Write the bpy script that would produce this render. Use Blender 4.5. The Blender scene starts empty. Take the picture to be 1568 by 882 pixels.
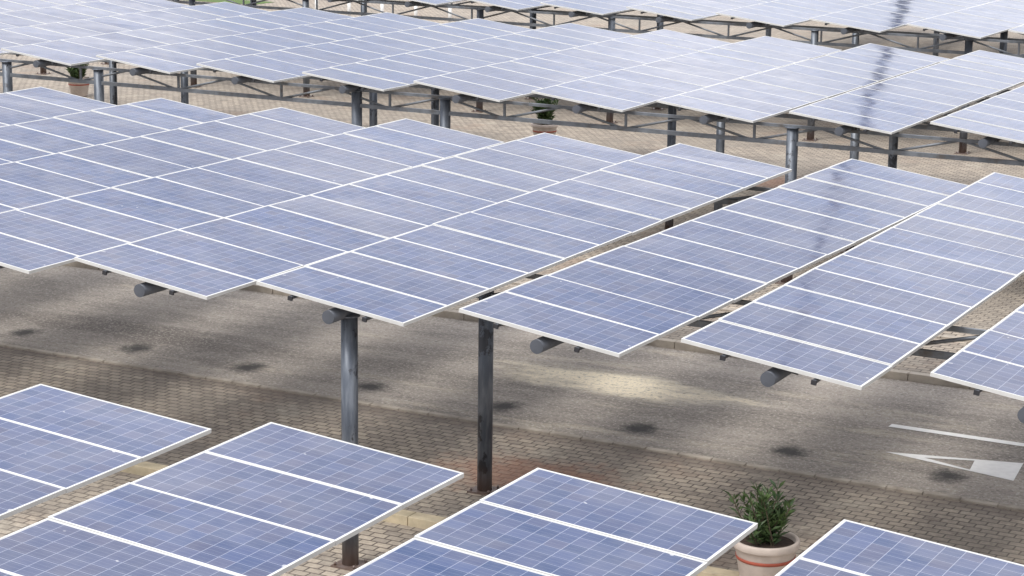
import bpy, bmesh, math, random
from mathutils import Vector, Matrix
random.seed(7)
scene=bpy.context.scene
scene.view_settings.view_transform='Standard'
scene.view_settings.look='None'
scene.view_settings.exposure=0
COL=scene.collection

# ---------------------------------------------------------------- helpers
def new_obj(name,me,parent=None,loc=None):
    o=bpy.data.objects.new(name,me); COL.objects.link(o)
    if parent: o.parent=parent
    if loc: o.location=loc
    return o
def empty(name,loc=(0,0,0)):
    o=bpy.data.objects.new(name,None); COL.objects.link(o); o.location=loc; o.empty_display_size=.3
    return o
class MB:
    def __init__(s): s.v=[];s.f=[];s.m=[];s.uv={};s.smooth=set()
    def quad(s,pts,m=0,uv=None):
        b=len(s.v); s.v+= [tuple(p) for p in pts]; s.f.append(tuple(range(b,b+len(pts)))); s.m.append(m)
        if uv: s.uv[len(s.f)-1]=uv
    def box(s,x0,x1,y0,y1,z0,z1,m=0):
        b=len(s.v)
        s.v+=[(x0,y0,z0),(x1,y0,z0),(x1,y1,z0),(x0,y1,z0),(x0,y0,z1),(x1,y0,z1),(x1,y1,z1),(x0,y1,z1)]
        for f in ((3,2,1,0),(4,5,6,7),(0,1,5,4),(1,2,6,5),(2,3,7,6),(3,0,4,7)):
            s.f.append(tuple(b+i for i in f)); s.m.append(m)
    def tube(s,a,b,r,n=12,m=0,r2=None,cap=True):
        a=Vector(a);b=Vector(b);r2=r if r2 is None else r2
        d=(b-a).normalized(); u=d.orthogonal().normalized(); w=d.cross(u)
        if n==4:
            u=Vector((0,0,1)) if abs(d.z)<.9 else Vector((1,0,0)); w=d.cross(u).normalized(); u=w.cross(d).normalized()
        base=len(s.v); off=math.pi/4 if n==4 else 0
        for P,R in ((a,r),(b,r2)):
            for i in range(n):
                t=2*math.pi*i/n+off; s.v.append(tuple(P+u*math.cos(t)*R+w*math.sin(t)*R))
        for i in range(n):
            j=(i+1)%n; s.f.append((base+i,base+j,base+n+j,base+n+i)); s.m.append(m)
            if n>4: s.smooth.add(len(s.f)-1)
        if cap:
            s.f.append(tuple(base+i for i in reversed(range(n)))); s.m.append(m)
            s.f.append(tuple(base+n+i for i in range(n))); s.m.append(m)
    def mesh(s,name,mats):
        me=bpy.data.meshes.new(name); me.from_pydata(s.v,[],s.f)
        for x in mats: me.materials.append(x)
        me.polygons.foreach_set('material_index',s.m)
        sm=[i in s.smooth for i in range(len(s.f))]; me.polygons.foreach_set('use_smooth',sm)
        if s.uv:
            L=me.uv_layers.new(name='UVMap')
            for fi,uv in s.uv.items():
                p=me.polygons[fi]
                for k,li in enumerate(p.loop_indices): L.data[li].uv=uv[k]
        me.update(); return me
def lathe(mb,prof,n=32,m=0):
    base=len(mb.v)
    for r,z in prof:
        for i in range(n):
            t=2*math.pi*i/n; mb.v.append((r*math.cos(t),r*math.sin(t),z))
    for k in range(len(prof)-1):
        for i in range(n):
            j=(i+1)%n
            mb.f.append((base+k*n+i,base+k*n+j,base+(k+1)*n+j,base+(k+1)*n+i)); mb.m.append(m); mb.smooth.add(len(mb.f)-1)

# ---------------------------------------------------------------- node helpers
def mat(name):
    m=bpy.data.materials.new(name); m.use_nodes=True
    nt=m.node_tree; p=nt.nodes['Principled BSDF']; return m,nt,p
class N:
    def __init__(s,nt): s.nt=nt
    def new(s,t,**k):
        n=s.nt.nodes.new(t)
        for a,b in k.items(): setattr(n,a,b)
        return n
    def set(s,sock,v):
        if isinstance(v,bpy.types.NodeSocket): s.nt.links.new(v,sock)
        else: sock.default_value=v
    def math(s,op,a,b=0.0,c=None,clamp=False):
        n=s.new('ShaderNodeMath',operation=op,use_clamp=clamp); s.set(n.inputs[0],a); s.set(n.inputs[1],b)
        if c is not None: s.set(n.inputs[2],c)
        return n.outputs[0]
    def mix(s,f,a,b,bt='MIX'):
        n=s.new('ShaderNodeMix',data_type='RGBA',blend_type=bt); s.set(n.inputs[0],f)
        for q,v in ((6,a),(7,b)):
            s.set(n.inputs[q], v if isinstance(v,bpy.types.NodeSocket) else (*v,1))
        return n.outputs[2]
    def noise(s,vec,scale,detail=4,rough=.55,out=0):
        n=s.new('ShaderNodeTexNoise'); s.set(n.inputs['Vector'],vec); n.inputs['Scale'].default_value=scale
        n.inputs['Detail'].default_value=detail; n.inputs['Roughness'].default_value=rough; return n.outputs[out]
    def ramp(s,v,lo,hi,a=0.0,b=1.0):
        n=s.new('ShaderNodeMapRange',clamp=True,interpolation_type='SMOOTHSTEP'); s.set(n.inputs[0],v)
        n.inputs[1].default_value=lo;n.inputs[2].default_value=hi;n.inputs[3].default_value=a;n.inputs[4].default_value=b
        return n.outputs[0]
    def obj(s): return s.new('ShaderNodeTexCoord').outputs['Object']
    def bump(s,h,strength,dist,p):
        n=s.new('ShaderNodeBump'); n.inputs['Strength'].default_value=strength; n.inputs['Distance'].default_value=dist
        s.set(n.inputs['Height'],h); s.set(p.inputs['Normal'],n.outputs[0])
    def scale(s,vec,sc,loc=(0,0,0)):
        n=s.new('ShaderNodeMapping'); s.set(n.inputs[0],vec); n.inputs['Scale'].default_value=sc; n.inputs['Location'].default_value=loc; return n.outputs[0]
    def patch(s,sep,cx,cy,rx,ry,nz,amp=.8):
        """soft irregular stain mask round a spot on the ground"""
        dx=s.math('DIVIDE',s.math('SUBTRACT',sep.outputs[0],cx),rx); dy=s.math('DIVIDE',s.math('SUBTRACT',sep.outputs[1],cy),ry)
        r=s.math('SQRT',s.math('ADD',s.math('MULTIPLY',dx,dx),s.math('MULTIPLY',dy,dy)))
        r=s.math('ADD',r,s.math('MULTIPLY',s.math('SUBTRACT',nz,.5),2.0))
        return s.ramp(r,.3,1.1,amp,0)

def simple(name,col,rough=.6,metal=0,var=.15,sc=6,dirt=None):
    m,nt,p=mat(name); g=N(nt); o=g.obj()
    n=g.noise(o,sc,4)
    c=g.mix(g.ramp(n,.3,.7),tuple(x*(1-var) for x in col),tuple(min(1,x*(1+var)) for x in col))
    if dirt: c=g.mix(g.ramp(g.noise(o,sc*.45,5,.7),.52,.72,0,.7),c,dirt)
    g.set(p.inputs['Base Color'],c); p.inputs['Roughness'].default_value=rough; p.inputs['Metallic'].default_value=metal
    return m

# ---------------------------------------------------------------- materials
def m_cells():
    m,nt,p=mat('solar_cells_under_glass'); g=N(nt)
    tc=g.new('ShaderNodeTexCoord'); sep=g.new('ShaderNodeSeparateXYZ'); g.set(sep.inputs[0],tc.outputs['UV'])
    U=g.math('MULTIPLY',sep.outputs[0],12); V=g.math('MULTIPLY',sep.outputs[1],6)
    fu=g.math('FRACT',U); fv=g.math('FRACT',V)
    du=g.math('ABSOLUTE',g.math('SUBTRACT',fu,.5)); dv=g.math('ABSOLUTE',g.math('SUBTRACT',fv,.5))
    edge=g.math('MAXIMUM',du,dv); gap=g.math('GREATER_THAN',edge,.483)
    bb=g.math('ABSOLUTE',g.math('SUBTRACT',g.math('FRACT',g.math('MULTIPLY',fv,3.0)),.5))
    bus=g.math('LESS_THAN',bb,.022)
    cx=g.new('ShaderNodeCombineXYZ'); g.set(cx.inputs[0],g.math('FLOOR',U)); g.set(cx.inputs[1],g.math('FLOOR',V))
    oi=g.new('ShaderNodeObjectInfo'); g.set(cx.inputs[2],g.math('MULTIPLY',oi.outputs['Random'],50))
    wn=g.new('ShaderNodeTexWhiteNoise'); g.set(wn.inputs['Vector'],cx.outputs[0])
    sc=g.new('ShaderNodeSeparateColor'); g.set(sc.inputs[0],wn.outputs['Color'])
    mx=g.new('ShaderNodeCombineXYZ'); g.set(mx.inputs[0],g.math('FLOOR',sep.outputs[0])); g.set(mx.inputs[2],g.math('MULTIPLY',oi.outputs['Random'],70))
    wm=g.new('ShaderNodeTexWhiteNoise'); g.set(wm.inputs['Vector'],mx.outputs[0])
    c=g.mix(sc.outputs[0],(.022,.050,.140),(.056,.084,.19))
    c=g.mix(g.math('MULTIPLY',g.math('POWER',sc.outputs[1],2.5),.4),c,(.09,.075,.11))
    c=g.mix(g.math('MULTIPLY',wm.outputs[0],.5),c,(.068,.074,.125))
    c=g.mix(g.math('MULTIPLY',bus,.34),c,(.33,.36,.42))
    c=g.mix(g.math('MULTIPLY',gap,.6),c,(.40,.43,.52))
    ob=tc.outputs['Object']
    dust=g.ramp(g.noise(ob,1.3,5,.65),.35,.75,.02,.20)
    c=g.mix(dust,c,(.34,.33,.33))
    spots=g.ramp(g.noise(ob,9,1,.5),.77,.80)
    c=g.mix(g.math('MULTIPLY',spots,.6),c,(.6,.6,.6))
    g.set(p.inputs['Base Color'],c)
    g.set(p.inputs['Roughness'],g.ramp(g.noise(ob,2.2,2),.3,.7,.06,.14))
    p.inputs['IOR'].default_value=1.5
    g.bump(g.noise(ob,.9,1),.4,.02,p)
    return m
CELLS=m_cells()
FRAME=simple('anodised_aluminium_frame',(.60,.60,.58),.42,0,.06,3)
BACK=simple('panel_backsheet',(.50,.50,.50),.6)
STEEL=simple('galvanised_steel',(.17,.185,.205),.5,.35,.2,5,(.11,.09,.07))
TUBEM=simple('galvanised_torque_tube',(.11,.12,.14),.5,.4,.15,5)
DARK=simple('dark_bracket',(.04,.04,.045),.6,.3)
MAST=simple('mast_paint',(.17,.17,.18),.6,.1)
CONC=simple('concrete_kerb',(.38,.335,.28),.85,0,.25,2.5,(.20,.165,.13))
YEL=simple('weathered_yellow_kerb',(.52,.44,.30),.85,0,.25,3,(.26,.21,.16))
PAINT=simple('white_road_paint',(.88,.87,.84),.7,0,.04,8)
POTM=simple('cream_painted_pot',(.62,.53,.46),.7,0,.1,5,(.42,.34,.28))
POTR=simple('red_pot_band',(.42,.10,.06),.7,0,.1,5)
SOIL=simple('pot_soil',(.06,.04,.03),.95,0,.3,20)
BARK=simple('stem_bark',(.12,.09,.06),.9)
WHITE=simple('white_bollard_paint',(.75,.75,.73),.6)

def m_post():
    m,nt,p=mat('weathered_steel_post'); g=N(nt); o=g.obj()
    oi=g.new('ShaderNodeObjectInfo'); ov=g.new('ShaderNodeVectorMath',operation='ADD'); g.set(ov.inputs[0],o); g.set(ov.inputs[1],oi.outputs['Location'])
    q=ov.outputs[0]
    c=g.mix(g.ramp(g.noise(g.scale(q,(6,6,1.2)),1.6,5),.35,.7),(.085,.10,.125),(.20,.22,.25))
    c=g.mix(g.ramp(g.noise(g.scale(q,(1,1,.6)),3.6,5,.7),.56,.62,0,.85),c,(.035,.035,.04))
    sep=g.new('ShaderNodeSeparateXYZ'); g.set(sep.inputs[0],o)
    c=g.mix(g.ramp(sep.outputs[2],.0,.45,.6,0),c,(.22,.13,.08))
    g.set(p.inputs['Base Color'],c); p.inputs['Roughness'].default_value=.45; p.inputs['Metallic'].default_value=.35
    return m
POST=m_post()

def m_paver():
    m,nt,p=mat('block_paving'); g=N(nt); o=g.obj()
    b=g.new('ShaderNodeTexBrick'); g.set(b.inputs['Vector'],o)
    b.inputs['Scale'].default_value=1; b.inputs['Brick Width'].default_value=.22; b.inputs['Row Height'].default_value=.145
    b.inputs['Mortar Size'].default_value=.012; b.inputs['Mortar Smooth'].default_value=.3; b.inputs['Bias'].default_value=0
    b.inputs['Color1'].default_value=(.52,.445,.35,1); b.inputs['Color2'].default_value=(.34,.295,.24,1); b.inputs['Mortar'].default_value=(.11,.09,.075,1)
    c=b.outputs['Color']
    n1=g.noise(o,.35,5,.6); c=g.mix(g.ramp(n1,.38,.7,0,.5),c,(.27,.24,.20))
    n2=g.noise(g.scale(o,(1,1,1),(31,4,0)),.45,5,.65); c=g.mix(g.ramp(n2,.52,.72,0,.4),c,(.38,.25,.17))
    n3=g.noise(g.scale(o,(1,1,1),(7,44,0)),.9,5,.6); c=g.mix(g.ramp(n3,.55,.75,0,.5),c,(.57,.52,.42))
    n4=g.noise(o,2.2,5,.7)
    c=g.mix(g.ramp(n4,.50,.70,0,.55),c,(.18,.15,.125))
    sep=g.new('ShaderNodeSeparateXYZ'); g.set(sep.inputs[0],o)
    c=g.mix(g.patch(sep,-12.8,24.7,1.7,1.0,n4,.6),c,(.37,.16,.09))
    c=g.mix(g.patch(sep,-18.2,48.3,2.2,1.2,n4,.5),c,(.42,.18,.10))
    # darker band along the kerb, fading out to both sides
    kd=g.ramp(g.math('ABSOLUTE',g.math('SUBTRACT',sep.outputs[1],26.5)),.0,.35,.55,0)
    c=g.mix(kd,c,(.16,.13,.11))
    c=g.mix(g.ramp(g.noise(o,14,3,.7),.35,.75,.35,0),c,(.11,.09,.08))
    g.set(p.inputs['Base Color'],c); p.inputs['Roughness'].default_value=.9
    g.bump(g.math('MULTIPLY',b.outputs['Fac'],-1),.9,.015,p); return m
PAVER=m_paver()

def m_road():
    m,nt,p=mat('dusty_asphalt'); g=N(nt); o=g.obj()
    st=g.scale(o,(.3,1,1))
    c=g.mix(g.ramp(g.noise(st,1.1,8,.72),.36,.64),(.21,.185,.16),(.35,.31,.27))
    c=g.mix(g.ramp(g.noise(g.scale(o,(.25,1.4,1),(3,9,0)),.9,7,.74),.54,.68,0,.6),c,(.54,.47,.37))
    c=g.mix(g.ramp(g.noise(g.scale(o,(.35,1.6,1),(13,2,0)),.8,7,.74),.53,.68,0,.5),c,(.13,.115,.10))
    sep=g.new('ShaderNodeSeparateXYZ'); g.set(sep.inputs[0],o)
    nz=g.noise(g.scale(o,(.5,1.5,1)),1.3,6,.75)
    c=g.mix(g.patch(sep,-14.0,29.6,2.5,.75,nz,.95),c,(.85,.75,.56))
    c=g.mix(g.patch(sep,-22.3,28.5,3.6,.8,nz,.7),c,(.11,.092,.08))
    c=g.mix(g.ramp(g.noise(o,3.2,5,.75),.52,.68,0,.4),c,(.48,.43,.36))
    c=g.mix(g.ramp(g.noise(o,20,2,.75),.48,.70,0,.65),c,(.55,.51,.46))
    c=g.mix(g.ramp(g.noise(o,12,3,.75),.52,.68,0,.55),c,(.10,.09,.082))
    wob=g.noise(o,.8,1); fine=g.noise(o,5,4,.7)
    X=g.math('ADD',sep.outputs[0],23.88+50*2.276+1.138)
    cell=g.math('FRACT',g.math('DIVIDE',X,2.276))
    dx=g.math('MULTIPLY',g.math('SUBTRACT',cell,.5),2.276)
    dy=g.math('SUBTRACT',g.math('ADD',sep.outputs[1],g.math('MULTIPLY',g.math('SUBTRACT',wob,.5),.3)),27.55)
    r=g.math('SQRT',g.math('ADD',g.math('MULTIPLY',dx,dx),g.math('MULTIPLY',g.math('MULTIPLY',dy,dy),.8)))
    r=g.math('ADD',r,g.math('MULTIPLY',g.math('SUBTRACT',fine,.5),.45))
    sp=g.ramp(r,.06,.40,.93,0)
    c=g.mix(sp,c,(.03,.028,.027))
    g.set(p.inputs['Base Color'],c); p.inputs['Roughness'].default_value=.85
    g.bump(g.noise(o,30,2,.7),.7,.015,p); return m
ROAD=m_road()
def m_grass():
    m,nt,p=mat('grass'); g=N(nt); o=g.obj()
    g.set(p.inputs['Base Color'],g.mix(g.noise(o,3,6,.7),(.05,.10,.02),(.13,.19,.05))); p.inputs['Roughness'].default_value=.9
    g.bump(g.noise(o,30,4),.8,.05,p); return m
GRASS=m_grass()
def m_leaf():
    m,nt,p=mat('oleander_leaf'); g=N(nt); o=g.obj()
    g.set(p.inputs['Base Color'],g.mix(g.ramp(g.noise(o,7,3),.3,.7),(.03,.065,.025),(.10,.16,.05))); p.inputs['Roughness'].default_value=.5
    return m
LEAF=m_leaf()

# ---------------------------------------------------------------- ground
def sheet(name,x0,x1,y0,y1,z,m):
    mb=MB(); mb.quad([(x0,y0,z),(x1,y0,z),(x1,y1,z),(x0,y1,z)]); return new_obj(name,mb.mesh(name,[m]))
sheet('ground',-500,500,-200,900,0,PAVER)
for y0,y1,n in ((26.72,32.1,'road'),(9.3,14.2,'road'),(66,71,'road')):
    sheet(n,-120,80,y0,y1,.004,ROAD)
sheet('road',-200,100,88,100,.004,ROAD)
sheet('grass',-59.5,-55,79.2,80.8,.008,GRASS)
sheet('grass',-140,60,101,130,.008,GRASS)
def kerb(name,x0,x1,y,w,h,seg,m):
    mb=MB(); x=x0
    while x<x1:
        j=random.uniform(-.006,.006)
        mb.box(x+.006,x+seg-.006,y-w/2+j,y+w/2+j,-.02,h+random.uniform(-.004,.004)); x+=seg
    o=new_obj(name,mb.mesh(name,[m])); b=o.modifiers.new('b','BEVEL'); b.width=.008; b.segments=2; return o
kerb('kerb',-90,50,26.66,.10,.03,.5,CONC)
kerb('kerb',-90,50,32.2,.15,.12,1.0,CONC)
kerb('wheel_stop_kerb',-60,30,22.28,.22,.12,1.2,YEL)
kerb('kerb',-110,40,35.2,.15,.03,1.2,CONC)
z=.010
mb=MB()
mb.quad([(-9.42,29.46,z),(-4,29.46,z),(-4,29.62,z),(-9.42,29.62,z)])
new_obj('road_marking_line',mb.mesh('road_marking_line',[PAINT]))
mb=MB()
A=Vector((-9.05,28.22,z));B=Vector((-7.22,28.66,z));C=Vector((-7.12,27.80,z))
def lerp(a,b,t): return a+(b-a)*t
Bi=lerp(A,B,.66)+Vector((0,-.07,0)); Ci=lerp(A,C,.66)+Vector((0,.055,0)); Ai=lerp(A,(B+C)/2,.3)
mb.quad([A,Ai,Bi,B]); mb.quad([A,C,Ci,Ai]); mb.quad([B,Bi,Ci,C])
new_obj('road_marking_triangle',mb.mesh('road_marking_triangle',[PAINT]))

# ---------------------------------------------------------------- solar tables
LT=12.2; NM=12; W=1.98; PM=LT/NM
def table_mesh(seed):
    rnd=random.Random(seed); mb=MB(); hw=W/2; fr=.017
    for i in range(NM):
        y0=i*PM+.0035; y1=(i+1)*PM-.0035
        x0,x1=-hw,hw
        dz=[rnd.uniform(-.007,.007) for _ in range(4)]
        def zz(x,y):
            a=(x-x0)/(x1-x0); b=(y-y0)/(y1-y0)
            return (dz[0]*(1-a)+dz[1]*a)*(1-b)+(dz[3]*(1-a)+dz[2]*a)*b
        st=len(mb.v)
        mb.box(x0,x1,y0,y0+fr,-.04,0,1); mb.box(x0,x1,y1-fr,y1,-.04,0,1)
        mb.box(x0,x0+fr,y0+fr,y1-fr,-.04,0,1); mb.box(x1-fr,x1,y0+fr,y1-fr,-.04,0,1)
        gx0,gx1,gy0,gy1=x0+fr,x1-fr,y0+fr,y1-fr
        mgx,mgy=.008,.005
        zt=-.003
        o=[(gx0,gy0,zt),(gx1,gy0,zt),(gx1,gy1,zt),(gx0,gy1,zt)]
        n=[(gx0+mgx,gy0+mgy,zt),(gx1-mgx,gy0+mgy,zt),(gx1-mgx,gy1-mgy,zt),(gx0+mgx,gy1-mgy,zt)]
        for k in range(4):
            j=(k+1)%4; mb.quad([o[k],o[j],n[j],n[k]],2)
        u=float(i)
        mb.quad(n,0,[(u,0),(u+1,0),(u+1,1),(u,1)])
        mb.quad([(gx0,gy1,-.02),(gx1,gy1,-.02),(gx1,gy0,-.02),(gx0,gy0,-.02)],2)
        for q in range(st,len(mb.v)):
            x,y,zv=mb.v[q]; mb.v[q]=(x,y,zv+zz(x,y))
    for x in (-.5,.5):
        mb.box(x-.02,x+.02,-.02,LT+.02,-.085,-.050,3)
        for y in (-.03,LT+.005): mb.box(x-.028,x+.028,y,y+.025,-.10,-.052,4)
    mb.tube((0,.02,-.185),(0,LT-.02,-.185),.080,20,3)
    for i in range(7):
        y=.75+i*(LT-1.5)/6
        mb.box(-.6,.6,y-.03,y+.03,-.110,-.086,4)
        mb.box(-.09,.09,y-.04,y+.04,-.275,-.1105,4)
    return mb.mesh('solar_table',[CELLS,FRAME,BACK,TUBEM,DARK])
TM=[table_mesh(i) for i in range(5)]
def row(xr,yr,zr,t,ks,p=2.664,dx={},tj=.008,dt={}):
    for k in ks:
        o=new_obj('solar_panel_array',TM[k%5])
        rr=random.Random(k*13+int(yr))
        d=dx.get(k,rr.uniform(-.06,.06))
        o.location=(xr+k*p,yr,zr)
        o.rotation_euler=(rr.uniform(-.0015,.0015),t+dt.get(k,rr.uniform(-tj,tj)),-d/LT)
row(-9.613,15.478-LT,3.306,.0814,range(-4,5),tj=.004)
row(-13.07,20.1985,3.259,.1268,range(-12,7),dx={1:.2,2:-.17,0:-.08,-1:.1,-2:.04,-3:.09,-4:.08,-5:-.1},tj=.006)
row(-15.81,37.353,3.22,.1206,range(-16,10))
row(-15.81-.7,54.5,3.22,.12,range(-9,14))
row(-15.81-1.4,71.6,3.22,.12,range(-4,18))

# ---------------------------------------------------------------- support structure
def truss(y,x0,x1,zb=2.62,zt=2.95,step=1.332):
    mb=MB()
    mb.tube((x0,y,zb),(x1,y,zb),.055,4); mb.tube((x0,y,zt),(x1,y,zt),.04,4)
    x=x0;i=0
    while x<x1-step:
        a,b=(zb,zt) if i%2==0 else (zt,zb)
        mb.tube((x,y,a),(x+step,y,b),.024,8)
        if i%2==0: mb.tube((x+.03,y,zb),(x+.03,y,zt),.03,4)
        x+=step;i+=1
    return new_obj('steel_truss_beam',mb.mesh('steel_truss_beam',[STEEL]))
def post(x,y,h=3.02,r=.098):
    mb=MB(); mb.tube((0,0,0.02),(0,0,h),r,24)
    mb.box(-.17,.17,-.17,.17,0,.022)
    for sx in (-1,1):
        for sy in (-1,1): mb.tube((sx*.13,sy*.13,.02),(sx*.13,sy*.13,.06),.015,6)
    mb.tube((0,0,h),(0,0,h+.02),r+.03,24)
    return new_obj('steel_post',mb.mesh('steel_post',[POST]),loc=(x,y,0))
for x in (-24.2,-13.05,-2.6):
    post(x,20.60); post(x,23.88)
truss(23.88,-45,3,2.62,2.95); truss(31.4,-45,3,2.7,2.95)
for x in (-14.25,-21.7,-23.8,-30.5,-33.1,-6,-40,-46): post(x,37.9,2.95,.11)
for x in (-14.2,-13.4,-17.1,-18.2,-23.9,-25.5,-30.7,-32.8,-6,-40,-46): post(x,41.3,2.95,.09)
truss(37.9,-55,9,2.66,2.98); truss(41.3,-55,9,2.66,2.95); truss(45.5,-55,9,2.7,2.95)
for i in range(-6,7):
    for y in (55.1,58.4): post(-16+i*5.1+(.9 if i%2 else 0),y,2.95,.1)
truss(55.1,-68,20,2.62,2.98); truss(58.6,-68,20,2.66,2.95)
for i in range(-3,7): post(-16+i*6.1,72.2,2.95,.1)
truss(72.2,-40,30,2.7,3.0)
for x in (-14.9,-4.2): post(x,6.0); post(x,12.0)
truss(12.0,-22,3,2.6,2.95); truss(6,-22,3,2.6,2.95)

# ---------------------------------------------------------------- potted shrubs
def potted(x,y,seed,s=1.0,hh=.62,nst=26,lw=1.0):
    rnd=random.Random(seed); E=empty('potted_shrub',(x,y,0)); E.scale=(s,s,s)
    mb=MB()
    lathe(mb,[(0,0.004),(.235,.004),(.25,.03),(.325,.46),(.33,.47),(.352,.475),(.36,.49),(.36,.545),(.35,.56),(.325,.56),(.315,.54),(.31,.49),(0,.49)],40)
    new_obj('pot',mb.mesh('pot',[POTM]),E)
    mb=MB(); lathe(mb,[(.306,.345),(.313,.347),(.320,.382),(.316,.385)],40); new_obj('pot_band',mb.mesh('pot_band',[POTR]),E)
    mb=MB(); lathe(mb,[(.0,.515),(.2,.512),(.309,.505)],24); new_obj('soil',mb.mesh('soil',[SOIL]),E)
    ml=MB(); ms=MB()
    for k in range(nst):
        az=rnd.uniform(0,6.283); lean=rnd.uniform(.05,1.0); L=hh*rnd.uniform(.5,1.15)*(1-.2*lean)
        p=Vector((rnd.gauss(0,.06),rnd.gauss(0,.06),.5)); d=Vector((math.cos(az)*lean,math.sin(az)*lean,1)).normalized()
        n=6; pts=[p.copy()]
        for i in range(n):
            d=(d+Vector((rnd.gauss(0,.06),rnd.gauss(0,.06),.03))).normalized(); p=p+d*L/n; pts.append(p.copy())
        for i in range(n): ms.tube(pts[i],pts[i+1],.009*(1-i/n*.6),6,0,cap=False)
        for i in range(1,n+1):
            cnt=5 if i<n else 8
            for q in range(cnt):
                a2=rnd.uniform(0,6.283); up=rnd.uniform(.2,1.1) if i<n else rnd.uniform(.5,1.8)
                ld=(Vector((math.cos(a2),math.sin(a2),up))+d*.4).normalized()
                ll=rnd.uniform(.10,.18)*lw; w=rnd.uniform(.011,.019)*lw
                side=ld.cross(Vector((rnd.gauss(0,1),rnd.gauss(0,1),rnd.gauss(0,1)))).normalized()
                b=pts[i-1].lerp(pts[i],rnd.random()); mid=b+ld*ll*.5; tip=b+ld*ll+Vector((0,0,-.02))
                ml.quad([b,mid+side*w,tip,mid-side*w])
    new_obj('stems',ms.mesh('stems',[BARK]),E); new_obj('leaves',ml.mesh('leaves',[LEAF]),E)
potted(-8.52,22.33,3,1.08,.66,30)
potted(-25.95,50.6,5,1.0,.78,34,1.35)
potted(-42.2,51.5,8,1.0,.65,34,1.35)

def bollard(x,y):
    mb=MB(); mb.tube((0,0,0),(0,0,.85),.07,14); mb.tube((0,0,.85),(0,0,.93),.07,14,0,.03)
    new_obj('bollard',mb.mesh('bollard',[WHITE]),loc=(x,y,0))
for i in range(5): bollard(-50+i*1.6,76.5)

E=empty('floodlight_mast')
fh=Vector((-.469,.883,0)); rr=Vector((.883,.469,0))
P=(fh+rr*.191)*122
E.location=P
mb=MB(); mb.tube((0,0,0),(0,0,50),.34,20,0,.2); mb.box(-.9,.9,-.9,.9,0,.4)
new_obj('mast',mb.mesh('mast',[MAST]),E)
mb=MB(); mb.tube((-1.6,0,49),(1.6,0,49),.08,10)
for i in range(4):
    x=-1.5+i
    mb.box(x-.25,x+.25,-.4,-.1,48.8,49.3)
new_obj('floodlights',mb.mesh('floodlights',[STEEL]),E)

# ---------------------------------------------------------------- light
EL=math.radians(58); AZ=math.radians(200)
w=bpy.data.worlds.new('World'); scene.world=w; w.use_nodes=True; g=N(w.node_tree)
bg=w.node_tree.nodes['Background']; bg.inputs['Strength'].default_value=.15
sky=g.new('ShaderNodeTexSky',sky_type='NISHITA'); sky.sun_disc=False; sky.sun_elevation=EL; sky.sun_rotation=AZ
sky.dust_density=3; sky.air_density=1; sky.ozone_density=1
tc=g.new('ShaderNodeTexCoord'); v=g.scale(tc.outputs['Generated'],(1,1,2.2))
n=g.noise(v,4.2,6,.6)
cl=g.mix(g.ramp(n,.36,.64),(5.4,5.7,6.5),(10.2,10.1,10.4))
c=g.mix(g.ramp(n,.25,.6,.8,.97),sky.outputs[0],cl)
sp=g.new('ShaderNodeSeparateXYZ'); g.set(sp.inputs[0],tc.outputs['Generated'])
hz=g.ramp(sp.outputs[2],.16,.34,1.16,.86)
hz=g.math('ADD',hz,g.ramp(sp.outputs[2],.4,.7,0,.7))
hc=g.new('ShaderNodeCombineXYZ')
for q in range(3): g.set(hc.inputs[q],hz)
c=g.mix(1.0,c,hc.outputs[0],'MULTIPLY')
g.set(bg.inputs['Color'],c)
s=bpy.data.lights.new('sun','SUN'); s.energy=2.4; s.angle=math.radians(20); s.color=(1,.965,.91)
so=bpy.data.objects.new('sun',s); COL.objects.link(so)
dirv=Vector((math.sin(AZ)*math.cos(EL),math.cos(AZ)*math.cos(EL),math.sin(EL)))
so.rotation_euler=dirv.to_track_quat('Z','Y').to_euler(); so.location=(0,0,60)

# ---------------------------------------------------------------- camera
f,a,ph,ro,H=3331.04,.4881,.2197,-.0120,8.8019
fhv=Vector((-math.sin(a),math.cos(a),0)); r=Vector((math.cos(a),math.sin(a),0))
fw=fhv*math.cos(ph)+Vector((0,0,-math.sin(ph))); up=r.cross(fw)
cc,ss=math.cos(ro),math.sin(ro)
R=r*cc-up*ss; U=r*ss+up*cc
M=Matrix((R,U,-fw)).transposed().to_4x4(); M.translation=Vector((0,0,H))
cd=bpy.data.cameras.new('camera'); cd.sensor_width=36; cd.lens=f/1568*36; cd.clip_end=3000; cd.clip_start=.1
co=bpy.data.objects.new('camera',cd); COL.objects.link(co); co.matrix_world=M; scene.camera=co
